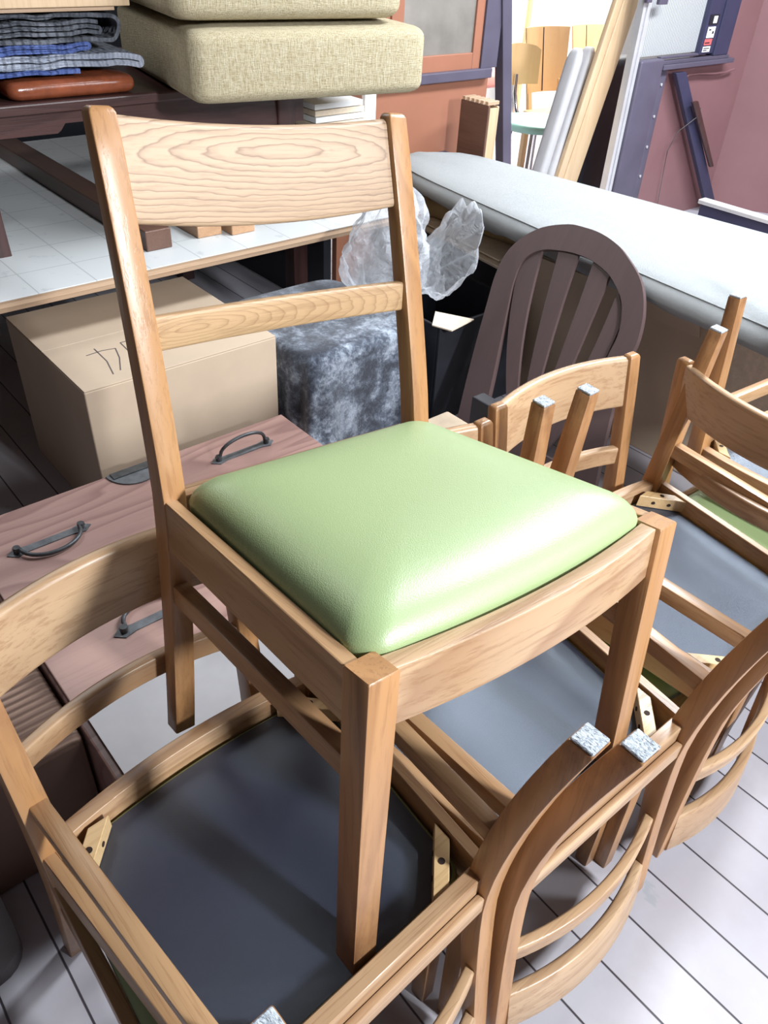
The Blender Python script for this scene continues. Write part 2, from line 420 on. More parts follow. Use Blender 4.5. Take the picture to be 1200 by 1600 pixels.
    loft(bm, rings); mesh('crest_rail', bm, M[crest], t, 50)
    bm = bmesh.new()
    bar(bm, xa, bowed((p['sz0']+p['sz1'])/2, p['bow']), .017, lambda x: p['sz0'], lambda x: p['sz1'], .004)
    mesh('back_slat', bm, M['oak_slat' if not pads else 'oak_x'], t, 50)
    # seat cushion
    ins = .0205; zb = h-ap+p['drop']+.002
    pf, pb = W/2-ins, Wb/2-ins
    yF, yB = .0305, D-.002
    NC = 9; rc = .030; ol = []
    corners = ((pb, yB, 0), (-pb, yB, 90), (-pf, yF, 180), (pf, yF, 270))
    base = []
    for i, (x, y, a0) in enumerate(corners):
        cx = x - rc*(1 if x > 0 else -1); cy = y - rc*(1 if y > .2 else -1)
        for k in range(NC): 
            a = R(a0 + 90*k/(NC-1)); base.append((cx+rc*math.cos(a), cy+rc*math.sin(a)))
    dense = []
    for i in range(len(base)):
        x0, y0 = base[i]; x1, y1 = base[(i+1) % len(base)]
        L = math.hypot(x1-x0, y1-y0); m_ = max(1, int(L/.03))
        for k in range(m_): dense.append((x0+(x1-x0)*k/m_, y0+(y1-y0)*k/m_))
    def bowy(x, y):
        k = max(0, 1-(y-yF)/.12); return y - p['fbow']*.85*(1-(x/pf)**2)*k
    cx0, cy0 = 0, (yF+yB)/2
    bm = bmesh.new(); rings = []
    rings.append([(x*.985, cy0+(y-cy0)*.985, zb) for x, y in dense])
    rings.append([(x, y, zb+.004) for x, y in dense]); rings.append([(x, y, h-.006) for x, y in dense])
    bulge = [(1.002, h+.002)]
    for sc_ in (1.002, .998, .985, .955, .91, .85, .77, .66, .52, .36, .18):
        q = sc_/1.0; q = min(1, q); z = h + .001 + p['dome']*(1-q**5.5)**.6
        bulge.append((sc_, z))
    for sc_, z in bulge[1:]: rings.append([(x*sc_, cy0+(y-cy0)*sc_, z) for x, y in dense])
    rings = [[(x, bowy(x, y), z) for x, y, z in r] for r in rings]
    vr = loft(bm, rings, caps=False)
    bm.faces.new(vr[-1]); bm.faces.new(list(reversed(vr[0])))
    cu = mesh('seat_cushion', bm, M['vinyl'], t, 60)
    bm = bmesh.new()
    r0 = [(x*.972, bowy(x*.972, cy0+(y-cy0)*.972), zb-.0012) for x, y in dense]
    r1 = [(a, b, zb+.001) for a, b, c in r0]
    loft(bm, [r0, r1]); mesh('dust_cover', bm, M['dust'], cu)
    # corner blocks with screw holes
    for sx in (-1, 1):
        for front in (True, False):
            X = (W/2-.019) if front else (Wb/2-.019)
            Y = .029 if front else D+.003
            sy = 1 if front else -1
            Lb = .070; w = .020
            if front:
                q = [(sx*(X-.004), Y+Lb), (sx*(X-.004), Y+Lb-w*1.4), (sx*(X-Lb+w*1.4), Y), (sx*(X-Lb), Y)]
            else:
                q = [(sx*(X+.003), Y-Lb), (sx*(X+.002), Y-Lb+w*1.4), (sx*(X-Lb+w*1.4), Y), (sx*(X-Lb), Y)]
            bm = bmesh.new(); prism(bm, q, h-ap+.004, zb-.002)
            bmesh.ops.bevel(bm, geom=list(bm.edges), offset=.001, segments=1, affect='EDGES')
            bl = mesh('corner_block', bm, M['block'], t, 40)
            mx_, my_ = sum(a for a, b in q)/4, sum(b for a, b in q)/4
            inner = Vector((q[3][0]+q[0][0], q[3][1]+q[0][1], 0))/2
            dirv = Vector((q[0][0]-q[3][0], q[0][1]-q[3][1], 0)).normalized()
            nrm = Vector((inner.x-mx_, inner.y-my_, 0)).normalized()
            bm = bmesh.new()
            cyl(bm, (mx_, my_, h-ap+.0035), .0045, .001, n=14)
            zc = (h-ap+.004+zb-.002)/2
            for k in (-1, 1):
                cc = inner + dirv*k*.016; cyl(bm, (cc.x, cc.y, zc), .0035, .0012, nrm, 12)
            mesh('screw_hole', bm, M['hole'], bl)
    return t
def copy_tree(o, parent=None):
    c = o.copy(); COL.objects.link(c); c.parent = parent
    for ch in o.children: copy_tree(ch, c)
    return c
def inv_euler(tx, ty, rz):
    m = Euler((R(tx), R(ty), R(rz)), 'XYZ').to_matrix() @ Matrix(((-1,0,0),(0,1,0),(0,0,-1)))
    return m.to_euler()
main = make_chair(PM, pads=False)
main.location = (.1789, .5255, .5064); main.rotation_euler = (R(-7.9922), R(6.0411), R(42.1479))
tag(main, 'upright oak dining chair with green vinyl seat, perched on top of the overturned chairs', 'chair', 'oak dining chairs with green seats')
proto = make_chair(PO, crest='oak_wide')
zi = .8544
INV = [('overturned oak chair nearest the camera, its black underside filling the lower left', (-.2571, .6550, zi-.0087), (.2261, 1.1278, 224.2828)),
       ('overturned oak chair whose grey-lit underside shows below the front edge of the green seat', (.0640, .9129, zi-.0016), (-1.2655, .9089, 221.5149)),
       ('overturned oak chair to the right of the green seat, tallest leg before the pale mattress', (.4277, 1.2144, zi+.0067), (-4.7132, -2.6102, 225.4319)),
       ('overturned oak chair cut by the right edge of the photo, turned sideways behind the others', (.7899, 1.3476, .8635), (-.1691, -2.8138, 310.6035))]
for i, (lb, loc, a) in enumerate(INV):
    c = proto if i == 0 else copy_tree(proto)
    c.location = loc; c.rotation_euler = inv_euler(*a)
    tag(c, lb, 'chair', 'oak dining chairs with green seats')
cC = math.radians(46.4168); sh = -.245
UPR = [('upright oak chair with broad crest rail in front of the iron-handled chest at left', (.1472+sh*math.cos(cC), .5840+sh*math.sin(cC), 0), 46.4168),
       ('upright oak chair whose back peeks out just behind the far edge of the green seat', (.3136, .6656, 0), 42.3312),
       ('upright oak chair whose lit back stands right behind two felt-tipped legs', (.5897, .9355, 0), 39.3901),
       ('upright oak chair showing the dark shaded rear of its back at the right edge', (1.007, 1.4744, 0), 124.371)]
for lb, loc, a in UPR:
    c = copy_tree(proto); c.location = loc; c.rotation_euler = (0, 0, R(a)); tag(c, lb, 'chair', 'oak dining chairs with green seats')
def P(root):
    """returns a part maker for a thing rooted in the store grid"""
    def part(name, bm, mat, smooth=None, parent=None): return mesh(name, bm, mat, parent or root, smooth)
    return part
def simple(name, s, d, z, build, mat, label, cat, group=None, rz=0, smooth=None, kind=None, tilt=None):
    bm = bmesh.new(); build(bm)
    o = mesh(name, bm, mat, None, smooth); o.location = G(s, d, z); o.rotation_euler = (0, 0, TH + rz)
    if tilt: o.rotation_euler = (Euler((0, 0, TH+rz)).to_matrix() @ Euler(tilt).to_matrix()).to_euler()
    return tag(o, label, cat, group, kind)
def soft(bm, x0, y0, z0, x1, y1, z1, r, seg=5, puff=0., nx=14, ny=14):
    """pillow-like block: rounded edges, domed top"""
    rings = []
    cx, cy = (x0+x1)/2, (y0+y1)/2; hx, hy = (x1-x0)/2, (y1-y0)/2
    def outline(ins):
        return [(cx+a, cy+b) for a, b in rrect(2*(hx-ins), 2*(hy-ins), max(.004, r*1.3-ins), 4)]
    def dens(o):
        out = []
        for i in range(len(o)):
            a, b = o[i], o[(i+1) % len(o)]; L = math.dist(a, b); k = max(1, round(L/.06)) if L > .08 else 1
            out += [(a[0]+(b[0]-a[0])*t/k, a[1]+(b[1]-a[1])*t/k) for t in range(k)]
        return out
    base = dens(outline(0)); n = len(base)
    def ring(ins, z):
        k = 1-ins/min(hx, hy)
        return [(cx+(x-cx)*(1-ins/hx), cy+(y-cy)*(1-ins/hy), z) for x, y in base]
    for t in range(seg+1):
        a = math.pi/2*t/seg; rings.append(ring(r*(1-math.sin(a)), z0 + r*(1-math.cos(a))))
    for t in range(seg+1):
        a = math.pi/2*t/seg; rings.append(ring(r*(1-math.cos(a)), z1 - r + r*math.sin(a)))
    m = min(hx, hy)
    for q in (.3, .5, .7, .9): rings.append(ring(r+(m-r)*q, z1 + puff*math.sin(q*math.pi/2)))
    loft(bm, rings)
# ---- drawer chest lying on its back, drawers up
ch = groot('drawer_chest', .2, .80, 0); p = P(ch)
bm = bmesh.new(); box(bm, -.008, 0, .0, .85, .806, .29, .004); p('body', bm, M['tansu'])
for k, (y0, y1) in enumerate(((.175, .425), (.435, .80))):
    bm = bmesh.new(); box(bm, -.003, y0, .289, .845, y1, .300, .002); dr = p('drawer', bm, M['tansu'])
    hs = ((.14, .66), (.07, .115)) if k == 0 else ((.14, .66), (0, 0))
    for j, hx in enumerate((.14, .66) if k else (.215, .66)):
        yc = .300 if k == 0 else (.648 if j == 0 else .70)
        bm = bmesh.new(); pl = [(-.092, 0), (-.074, .016), (-.05, .010), (.05, .010), (.074, .016), (.092, 0), (.074, -.016), (.05, -.010), (-.05, -.010), (-.074, -.016)]
        prism(bm, [(hx+a, yc+b) for a, b in pl], .3, .3025); hp = mesh('handle_plate', bm, M['iron_plate'], dr)
        bm = bmesh.new(); up = j == 1 and k == 1; fl = 1 if k == 0 else -1
        pts = []
        for q in range(17):
            a = math.pi*q/16; c, s_ = math.cos(a), math.sin(a)
            x = hx - .066*c*(1 - .12*s_)
            if up: pts.append((x, yc - .012*s_, .312 + .045*s_**.7))
            else: pts.append((x, yc + fl*.052*s_**.7, .312 - .004*s_))
        pts = [(hx-.066-.012, yc, .312)] + pts + [(hx+.066+.012, yc, .312)]
        tube(bm, pts, .0045, 8)
        for sx in (-1, 1): cyl(bm, (hx+sx*.070, yc, .302), .0075, .014)
        mesh('bail_handle', bm, M['iron'], dr, 60)
    if k == 1:
        bm = bmesh.new(); poly = [(.40+.065*math.cos(R(a)), .797+.07*math.sin(R(a))) for a in range(180, 361, 12)]
        prism(bm, poly, .3, .3035); mesh('lock_plate', bm, M['iron_plate'], dr, 40)
        bm = bmesh.new(); box(bm, .345, .772, .3035, .455, .797, .3065, .001); mesh('lock_hasp', bm, M['iron'], dr)
tag(ch, 'reddish wooden drawer chest lying on its back with black iron handles', 'chest')
simple('paper_sheet', .2, .80, .3005, lambda b: box(b, .006, .004, 0, .80, .165, .0015), M['greyfoam'], 'pale sheet lying along the near edge of the iron-handled chest', 'paper')
simple('ribbed_mat', -.25, .93, 0, lambda b: soft(b, 0, 0, 0, .437, .71, .285, .012), M['reed'], 'thick folded brown ribbed mat beside the iron-handled chest', 'mat', smooth=50)
# ---- dark tray at the lower left
tr = groot('plastic_tray', -.45, .785, 0); p = P(tr)
bm = bmesh.new(); o_ = rrect(.43, .40, .05, 5); i_ = rrect(.37, .34, .035, 5)
loft(bm, [[(x+.215, y+.2, 0) for x, y in o_], [(x+.215, y+.2, .035) for x, y in o_], [(x+.215, y+.2, .035) for x, y in i_], [(x+.215, y+.2, .006) for x, y in i_]])
p('tray_body', bm, plain('grey_plastic', (.11,.10,.105), .5, .1), 40)
tag(tr, 'grey plastic tray with rounded corners on the floor at lower left', 'tray')
# ---- cardboard box behind the chest
def carton(name, s, d, z, w, l, h, label, mat='card', seam=True, lidx=True):
    r_ = groot(name, s, d, z); p = P(r_)
    bm = bmesh.new(); box(bm, 0, 0, 0, w, l, h-.004, .003); p('carton_body', bm, M[mat])
    bm = bmesh.new()
    if lidx:
        box(bm, .001, .001, h-.004, w-.001, l/2-.001, h, .001); box(bm, .001, l/2+.001, h-.004, w-.001, l-.001, h, .001)
    else:
        box(bm, .001, .001, h-.004, w/2-.001, l-.001, h, .001); box(bm, w/2+.001, .001, h-.004, w-.001, l-.001, h, .001)
    p('flap', bm, M[mat]); tag(r_, label, 'box'); return r_
b1 = carton('cardboard_box', .576, 1.752, 0, .56, .53, .45, 'large tan cardboard box with pen strokes on its lid, behind the chest')
# pen strokes on the lid
bm = bmesh.new()
def stroke(pts, w=.004):
    for (x0, y0), (x1, y1) in zip(pts, pts[1:]):
        dx, dy = x1-x0, y1-y0; L = math.hypot(dx, dy); nx, ny = -dy/L*w/2, dx/L*w/2
        hexa(bm, [(x0+nx, y0+ny, .4501), (x0-nx, y0-ny, .4501), (x1-nx, y1-ny, .4501), (x1+nx, y1+ny, .4501), (x0+nx, y0+ny, .4506), (x0-nx, y0-ny, .4506), (x1-nx, y1-ny, .4506), (x1+nx, y1+ny, .4506)])
stroke([(.085, .178), (.13, .183), (.165, .176)], .003); stroke([(.118, .205), (.115, .12), (.098, .045)], .003); stroke([(.165, .176), (.15, .12), (.122, .055)], .003)
stroke([(.19, .20), (.185, .12), (.165, .05)], .003); stroke([(.19, .20), (.26, .20), (.25, .10)], .003); stroke([(.205, .155), (.25, .155)], .003)
mesh('pen_mark', bm, M['ink'], b1)
# ---- shelf: laminate board on plywood, resting on dark trestles
sh_ = groot('work_board', -.4, 2.03, .6); p = P(sh_)
bm = bmesh.new(); box(bm, 0, 0, -.003, 2.32, 1.5, 0, .0005); p('laminate_top', bm, M['laminate'])
bm = bmesh.new(); box(bm, .0, .004, -.022, 2.32, 1.5, -.0032, .001); box(bm, .01, .02, -.040, 2.30, 1.48, -.0225, .001); p('plywood_layer', bm, M['ply'])
tag(sh_, 'white ruled laminate work board with raw plywood edge, above the cardboard box', 'board')
for x, lb in ((-.2, 'dark trestle under the left end of the ruled white board'), (1.62, 'dark trestle under the right end of the ruled white board')):
    t_ = groot('trestle', x, 2.35, 0); p = P(t_)
    bm = bmesh.new(); box(bm, 0, 0, .50, .08, 1.0, .5595, .003); p('top_bar', bm, M['dwood_x'])
    for y in (.02, .92):
        bm = bmesh.new(); box(bm, .01, y, 0, .07, y+.06, .50, .003); p('leg', bm, M['dwood_z'])
    tag(t_, lb, 'trestle')
# wooden beams on the board, end grain towards us
for x, y0, w, h, L, lb in ((.968, 2.148, .080, .058, 1.2, 'longest wooden beam lying on the ruled white board, leftmost of three'),
                           (1.145, 2.17, .082, .034, .6, 'middle wooden block on the ruled white board'),
                           (1.245, 2.14, .082, .034, .6, 'rightmost wooden block on the ruled white board')):
    simple('wooden_beam', x, y0, .6003, lambda b: box(b, 0, 0, 0, w, L, h, .003), M['umber_y'] if L > .9 else M['pale_y'], lb, 'beam', 'wooden beams on the white board')
# ---- low dark table on the board
tb = groot('low_table', -.35, 2.31, .6); p = P(tb)
bm = bmesh.new(); box(bm, 0, 0, .348, 2.03, .78, .376, .006, 3); p('tabletop', bm, M['dwood_x'])
bm = bmesh.new()
for y in (.02, .73): prism(bm, [(.03, .30), (1.19, .294), (1.20, .300), (1.215, .317), (1.41, .317), (1.43, .25), (2.0, .25), (2.0, .3475), (.03, .3475)], y, y+.022, 'y')
p('apron', bm, M['dwood_x'])
for x in (.962, 1.93):
    for y in (.012, .70):
        bm = bmesh.new(); rings = []
        for z, w, o_ in ((0, .068, .0), (.10, .064, .0), (.20, .064, .0), (.27, .066, 0), (.3475, .068, 0)):
            rings.append([(x+o_+a, y+.03+b, z) for a, b in rrect(w, w, .006)])
        loft(bm, rings); p('leg', bm, M['dwood_z'], 40)
tag(tb, 'low dark lacquered table on the white board, carrying blankets and cushions', 'table')
# leather cushions
simple('leather_cushion', .70, 2.325, .9765, lambda b: soft(b, .035, 0, 0, .385, .4, .045, .02, puff=.010), M['leather'], 'glossy brown leather pad under the blankets, nearer the tweed cushions', 'cushion', 'brown leather pads', smooth=60)
simple('leather_cushion', .20, 2.325, .9765, lambda b: soft(b, 0, 0, 0, .515, .4, .045, .02, puff=.008), M['leather'], 'glossy brown leather pad under the blankets, at the left edge of the photo', 'cushion', 'brown leather pads', smooth=60)
# folded moving blankets: a ribbon folded to and fro, extruded into the pile
def ribbon(bm, path, th, y0, y1, ny=7, amp=.004, seed=1):
    rnd = random.Random(seed); ph = [rnd.uniform(0, 6) for _ in range(6)]
    n = len(path); rings = []
    for j in range(ny+1):
        y = y0+(y1-y0)*j/ny; L, Rr = [], []
        for i, (x, z) in enumerate(path):
            a = path[max(0, i-1)]; c = path[min(n-1, i+1)]
            dx, dz = c[0]-a[0], c[1]-a[1]; q = math.hypot(dx, dz) or 1
            w = amp*(math.sin(x*38+ph[0])+.6*math.sin(x*71+ph[1]+j)) *.5
            yy = y + amp*1.6*math.sin(x*55+z*60+ph[2])
            L.append((x-dz/q*th/2, yy, z+dx/q*th/2+w)); Rr.append((x+dz/q*th/2, yy, z-dx/q*th/2+w))
        rings.append(L+Rr[::-1])
    loft(bm, rings)
def fold(x0, x1, zc, gap, layers, n=26, bulge=1., xr=None):
    """serpentine path starting at left, going right"""
    pts = []; z = zc; dr = 1
    for k in range(layers):
        xs = [x0+(x1-x0)*i/n for i in range(n+1)]
        if dr < 0: xs = xs[::-1]
        pts += [(x, z) for x in xs]
        if k < layers-1:
            xe = xs[-1]
            for q in range(1, 8):
                a = math.pi*q/8; pts.append((xe + dr*math.sin(a)*gap/2*bulge, z + gap/2 - math.cos(a)*gap/2))
        z += gap; dr *= -1
    return pts
S0 = .30
def blanket(path, th, mat, label, seed, y0=2.335, y1=2.8):
    bm = bmesh.new(); ribbon(bm, [(x-S0, z) for x, z in path], th, 0, y1-y0, seed=seed)
    o = mesh('folded_blanket', bm, mat, None, 60); o.location = G(S0, y0, 0); o.rotation_euler = GRID
    tag(o, label, 'blanket', 'folded moving blankets'); return o
blanket(fold(.32, .93, 1.0385, .009, 1), .011, M['q_blue'], 'thin navy quilted blanket lowest in the blanket pile, on the leather pads', 3)
blanket([(x, z - max(0, (x-1.0))*.10) for x, z in fold(.32, 1.10, 1.0535, .017, 2)], .014, M['q_pale'], 'pale blue-grey quilted blanket with a pointed corner in the lower pile', 5)
blanket(fold(.32, .965, 1.0855, .011, 2), .009, M['q_blue'], 'bright blue quilted blanket between the pale and the dark grey one', 8)
gp = []
x0, zc0 = .32, 1.108
xs = [x0+(1.03-x0)*i/26 for i in range(27)]
gp += [(x, zc0) for x in xs] + [(1.03+.030*math.sin(a), zc0+.0275-.0275*math.cos(a)) for a in [math.pi*k/12 for k in range(1, 12)]] + [(x, zc0+.055) for x in xs[::-1]]
blanket(gp, .010, M['q_grey'], 'dark grey quilted blanket folded round in the pile, under the boards', 11)
blanket([(x, z) for x, z in fold(.32, 1.0, 1.123, .012, 3, bulge=1)], .009, M['q_grey'], 'grey quilted blanket tucked inside the fold of the dark grey one', 13, 2.34)
simple('thin_board', .32, 2.32, 1.1735, lambda b: box(b, 0, 0, 0, .725, .5, .009, .001), M['ply'], 'thin brown board directly on the blanket pile', 'board')
simple('beige_board', .30, 2.31, 1.1835, lambda b: box(b, 0, 0, 0, .785, .5, .035, .002), M['pale_x'], 'beige wooden board topmost on the blanket pile', 'board')
# tweed sofa cushions
simple('sofa_cushion', 1.148, 2.077, .9775, lambda b: soft(b, -.02, 0, 0, .70, .72, .172, .030, puff=.02), M['tweed'], 'thick beige tweed sofa cushion overhanging the dark table', 'cushion', 'beige tweed sofa cushions', rz=R(-10.1), smooth=60)
simple('sofa_cushion', 1.105, 2.115, 1.166, lambda b: soft(b, .0, 0, 0, .68, .68, .15, .035, puff=.02), M['tweed'], 'upper beige tweed sofa cushion, cut by the top of the photo', 'cushion', 'beige tweed sofa cushions', rz=R(-10.1), smooth=60)
# stack right of the table
simple('wooden_crate', 1.71, 2.33, .6003, lambda b: box(b, 0, 0, 0, .22, .25, .216, .003), M['pale_x'], 'pale wooden crate on the white board behind the crest rail', 'crate')
for k in range(4):
    simple('stacked_panel', 1.70, 2.325+.003*k, .817+.0195*k, lambda b: box(b, 0, 0, 0, .215-.004*k, .25, .017, .001), M['white'] if k % 2 else M['card_in'],
           ('white panel lowest but one', 'white panel third from below', 'cream panel second from the top', 'white panel topmost')[k][:0] + ('cream panel at the foot', 'white panel second from below', 'cream panel second from the top', 'white panel topmost')[k] + ' of the stack under the tweed cushion', 'panel', 'pale panels stacked under the tweed cushion')
simple('upright_slab', 1.935, 2.36, .6, lambda b: box(b, 0, 0, 0, .05, .02, .33, .002), M['white'], 'narrow white upright panel right of the stacked pale panels', 'panel')
# ---- grey blanket over a carton, plastic bag, black crate
bm = bmesh.new(); rings = []
NB = 72
def blo(a, k):
    # superellipse outline with folds that deepen downwards
    c, s_ = math.cos(a), math.sin(a); e_ = .35
    x = .235*math.copysign(abs(c)**e_, c); y = .25*math.copysign(abs(s_)**e_, s_)
    f = 1 + k*(.075*math.sin(6*a+2.2) + .035*math.sin(13*a+.4)); return x*f, y*f
for z, k, sc_ in ((0, 1, 1.16), (.10, .9, 1.11), (.2, .7, 1.06), (.30, .45, 1.02), (.365, .2, 1.0), (.39, .08, .97), (.40, .03, .9), (.403, 0, .7), (.398, 0, .4), (.404, 0, .15)):
    rings.append([(blo(2*math.pi*i/NB, k)[0]*sc_, blo(2*math.pi*i/NB, k)[1]*sc_, z + .006*math.sin(i*.9)*k) for i in range(NB)])
loft(bm, rings); o = mesh('draped_blanket', bm, M['blanket'], None, 60); o.location = G(1.405, 1.90); o.rotation_euler = (0, 0, TH)
tag(o, 'mottled grey felt blanket draped over a square bundle under the plastic bag', 'blanket')
ck = groot('black_crate', 1.70, 1.66, -.07); p = P(ck)
bm = bmesh.new()
for a in ((0, 0, .40, .012), (0, .418, .40, .43), (0, .012, .012, .418), (.388, .012, .40, .418)): box(bm, a[0], a[1], .0705, a[2], a[3], .43, .003)
box(bm, .012, .012, .0705, .388, .418, .08); p('crate_body', bm, M['black'])
bm = bmesh.new(); hexa(bm, [(-.01, .03, .431), (.01, -.04, .433), (.13, -.02, .434), (.07, .10, .432), (-.01, .03, .435), (.01, -.04, .437), (.13, -.02, .438), (.07, .10, .436)]); p('card_flap', bm, M['card_in'])
tag(ck, 'black open crate with a loose cardboard flap beside the grey blanket', 'crate')
# crumpled clear bag
bm = bmesh.new(); rnd = random.Random(4); rings = []
NS, NT = 64, 34
from mathutils import noise as mn
for j in range(NT+1):
    t = j/NT; r_ = .150*math.sin(math.pi*min(1, t*.93+.05))**.55*(1.05-.35*t); rr = []
    for i in range(NS):
        a = 2*math.pi*i/NS
        q = Vector((math.cos(a)*1.6, math.sin(a)*1.6, t*3.2))
        d_ = 1 + .26*mn.noise(q*1.3) + .16*mn.noise(q*3.1+Vector((5,1,2))) + .09*abs(math.sin(a*9+t*4))*t
        flare = 1 + max(0, (t-.72))*3.0*(.6+.4*math.sin(a*5)) 
        rr.append((r_*d_*math.cos(a)*flare, r_*d_*math.sin(a)*flare*.8, .36*t + .02*mn.noise(q*2.2) + .02*math.sin(a*7)*t*t))
    rings.append(rr)
loft(bm, rings, caps=False)
o = mesh('plastic_bag', bm, M['poly'], None, 60); o.location = G(1.60, 1.83, .402); o.rotation_euler = (0, R(4), TH)
tag(o, 'crumpled translucent plastic bag standing on the grey blanket', 'bag')
bm = bmesh.new(); rings = []
for j in range(25):
    t = j/24; rr = []
    for i in range(72):
        a = 2*math.pi*i/72; q = Vector((math.cos(a)*1.4, math.sin(a)*1.4, t*4))
        rad = (.03+.145*t**.8)*(1+.26*mn.noise(q*1.0+Vector((3,3,3)))+.05*math.sin(a*9+t*3)*t+.07*mn.noise(q*2.3))
        if t > .88: rad *= 1-(t-.88)*2.2
        rr.append((.17*t + .55*rad*math.cos(a)*(.6), -.03 + rad*math.sin(a)*.9, .05 + .10*t + rad*math.cos(a)*.85 + .01*math.sin(a*13)*t))
    rings.append(rr)
loft(bm, rings, caps=False)
o = mesh('plastic_wrap', bm, M['poly'], None, 60); o.location = G(1.66, 1.80, .44); o.rotation_euler = (0, 0, TH-.35)
tag(o, 'crinkled clear plastic wrap spilling right of the bag over the black crate', 'plastic wrap')
simple('tan_block', 1.30, 1.21, .0, lambda b: box(b, 0, 0, 0, .10, .10, .33, .006), M['tan_cloth'], 'tan block just behind the far corner of the green seat', 'block')
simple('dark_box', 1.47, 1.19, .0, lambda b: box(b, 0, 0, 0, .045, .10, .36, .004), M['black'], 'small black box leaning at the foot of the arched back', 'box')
# ---- arched fan back leaning against the boxes
ar = empty('arched_chair_back', G(1.60, 0, 0)); p = P(ar)
# local x = store depth, local y = up along the board, local z = its thickness towards the camera
ex = Vector((-.671, .741, 0)); ey = (Vector((.741, .671, 0))*.4845 + Vector((0, 0, .8748))).normalized(); ez = ex.cross(ey).normalized()
mt = Matrix((ex, ey, ez)).transposed(); ar.rotation_euler = mt.to_euler()
outer = [(1.470,.0),(1.505,.141),(1.554,.323),(1.596,.504),(1.612,.58),(1.612,.65),(1.585,.709),(1.529,.762),(1.447,.796),(1.39,.803),(1.334,.803),(1.275,.792),(1.224,.771),(1.145,.722),(1.095,.655),(1.068,.581),(1.062,.523),(1.045,.42),(1.003,.275),(.955,.13),(.92,.0)]
inner = [(1.360,.0),(1.400,.141),(1.455,.323),(1.512,.504),(1.535,.58),(1.542,.635),(1.530,.672),(1.490,.704),(1.43,.720),(1.38,.727),(1.330,.727),(1.28,.718),(1.235,.702),(1.180,.665),(1.147,.620),(1.128,.565),(1.125,.50),(1.112,.41),(1.078,.275),(1.035,.13),(1.0,.0)]
def smooth_line(L, n=4):
    out = []
    for i in range(len(L)-1):
        p0, p1, p2, p3 = L[max(0, i-1)], L[i], L[i+1], L[min(len(L)-1, i+2)]
        for k in range(n):
            t = k/n; out.append(tuple(.5*((2*p1[j])+(-p0[j]+p2[j])*t+(2*p0[j]-5*p1[j]+4*p2[j]-p3[j])*t*t+(-p0[j]+3*p1[j]-3*p2[j]+p3[j])*t**3) for j in (0, 1)))
    return out + [L[-1]]
bm = bmesh.new(); rings = []
for (a, b), (c, d_) in zip(smooth_line(outer), smooth_line(inner)):
    rings.append([(a, b, -.011), (a, b, .009), (a*.94+c*.06, b*.94+d_*.06, .014), (a*.06+c*.94, b*.06+d_*.94, .014), (c, d_, .009), (c, d_, -.011)])
loft(bm, rings); p('bent_frame', bm, M['archwood'], 35)
for (t0, t1), xb in ((((1.560,.660), (1.497,.706)), 1.285), (((1.440,.722), (1.372,.732)), 1.252), (((1.314,.728), (1.245,.705)), 1.218), (((1.197,.678), (1.140,.612)), 1.184)):
    bm = bmesh.new(); rings = []
    for j in range(13):
        q = j/12; bend = .022*math.sin(math.pi*q)
        lx = t0[0]*q + (xb+.016)*(1-q) + bend*(1.3 if t0[0] > 1.5 else (.5 if t0[0] > 1.4 else (-.2 if t0[0] > 1.25 else -.9))); rx_ = t1[0]*q + (xb-.016)*(1-q) + bend*(1.3 if t0[0] > 1.5 else (.5 if t0[0] > 1.4 else (-.2 if t0[0] > 1.25 else -.9)))
        ly = t0[1]*q + .16*(1-q); ry = t1[1]*q + .16*(1-q)
        rings.append([(lx, ly, -.004), (lx, ly, .008), (rx_, ry, .008), (rx_, ry, -.004)])
    loft(bm, rings); p('fan_slat', bm, M['archwood'], 35)
bm = bmesh.new(); box(bm, 1.03, .12, -.006, 1.42, .175, .010, .003); p('bottom_rail', bm, M['archwood'])
tag(ar, 'brown arched chair back with fanned slats leaning against the tan box', 'chair back')
# ---- long pale mattress on boxes
mr = groot('long_mattress', 0, 0, 0); p = P(mr)
def near(d): return 1.885 + .085*(d-.3) + .03*max(0, d-1.2)**1.3 + .10*max(0, d-2.2)**1.5*3
def far(d): return 2.66 - .11*max(0, d-1.0) - .9*max(0, d-2.3)**1.5
bm = bmesh.new(); rings = []; seam = []
ds = [.28, .30, .34] + [.34+ (2.46-.34)*k/30 for k in range(1, 31)] + [2.50, 2.515]
for i, d_ in enumerate(ds):
    k = min(1, (i+.35)/3) if i < 3 else (min(1, (len(ds)-i)/4+.1) if i > len(ds)-4 else 1)
    a, b = near(d_), far(d_); wv = .007*math.sin(d_*9)+.005*math.sin(d_*23); ht = .052*k; zc = .598
    tk = .010*max(0, math.sin(d_*6.5))**4
    prof = [(a+.13, zc-ht+.004), (a+.055, zc-ht*.85+wv+tk), (a+.015, zc-ht*.5+tk), (a+.004, zc-ht*.1), (a+.012, zc+ht*.35), (a+.028, zc+ht*.72), (a+.05, zc+ht*.9), (a+.09, zc+ht+.002*k)]
    nmid = 7
    for q in range(1, nmid): prof.append((a+.09+(b-a-.18)*q/nmid, zc+ht+.010*k*math.sin(math.pi*q/nmid)+.003*math.sin(d_*7+q)))
    prof += [(b-.09, zc+ht+.004*k), (b-.02, zc+ht*.9), (b, zc+ht*.2), (b-.01, zc-ht*.6), (b-.09, zc-ht)]
    rings.append([(x, d_, z) for x, z in prof]); seam.append((a+.028, d_, zc+ht*.72+.001))
loft(bm, rings); p('mattress_body', bm, M['linen'], 60)
bm = bmesh.new(); tube(bm, seam, .0022, 6); p('piping', bm, M['linen'], 60)
tag(mr, 'long pale linen mattress running over boxes toward the doorway', 'mattress')
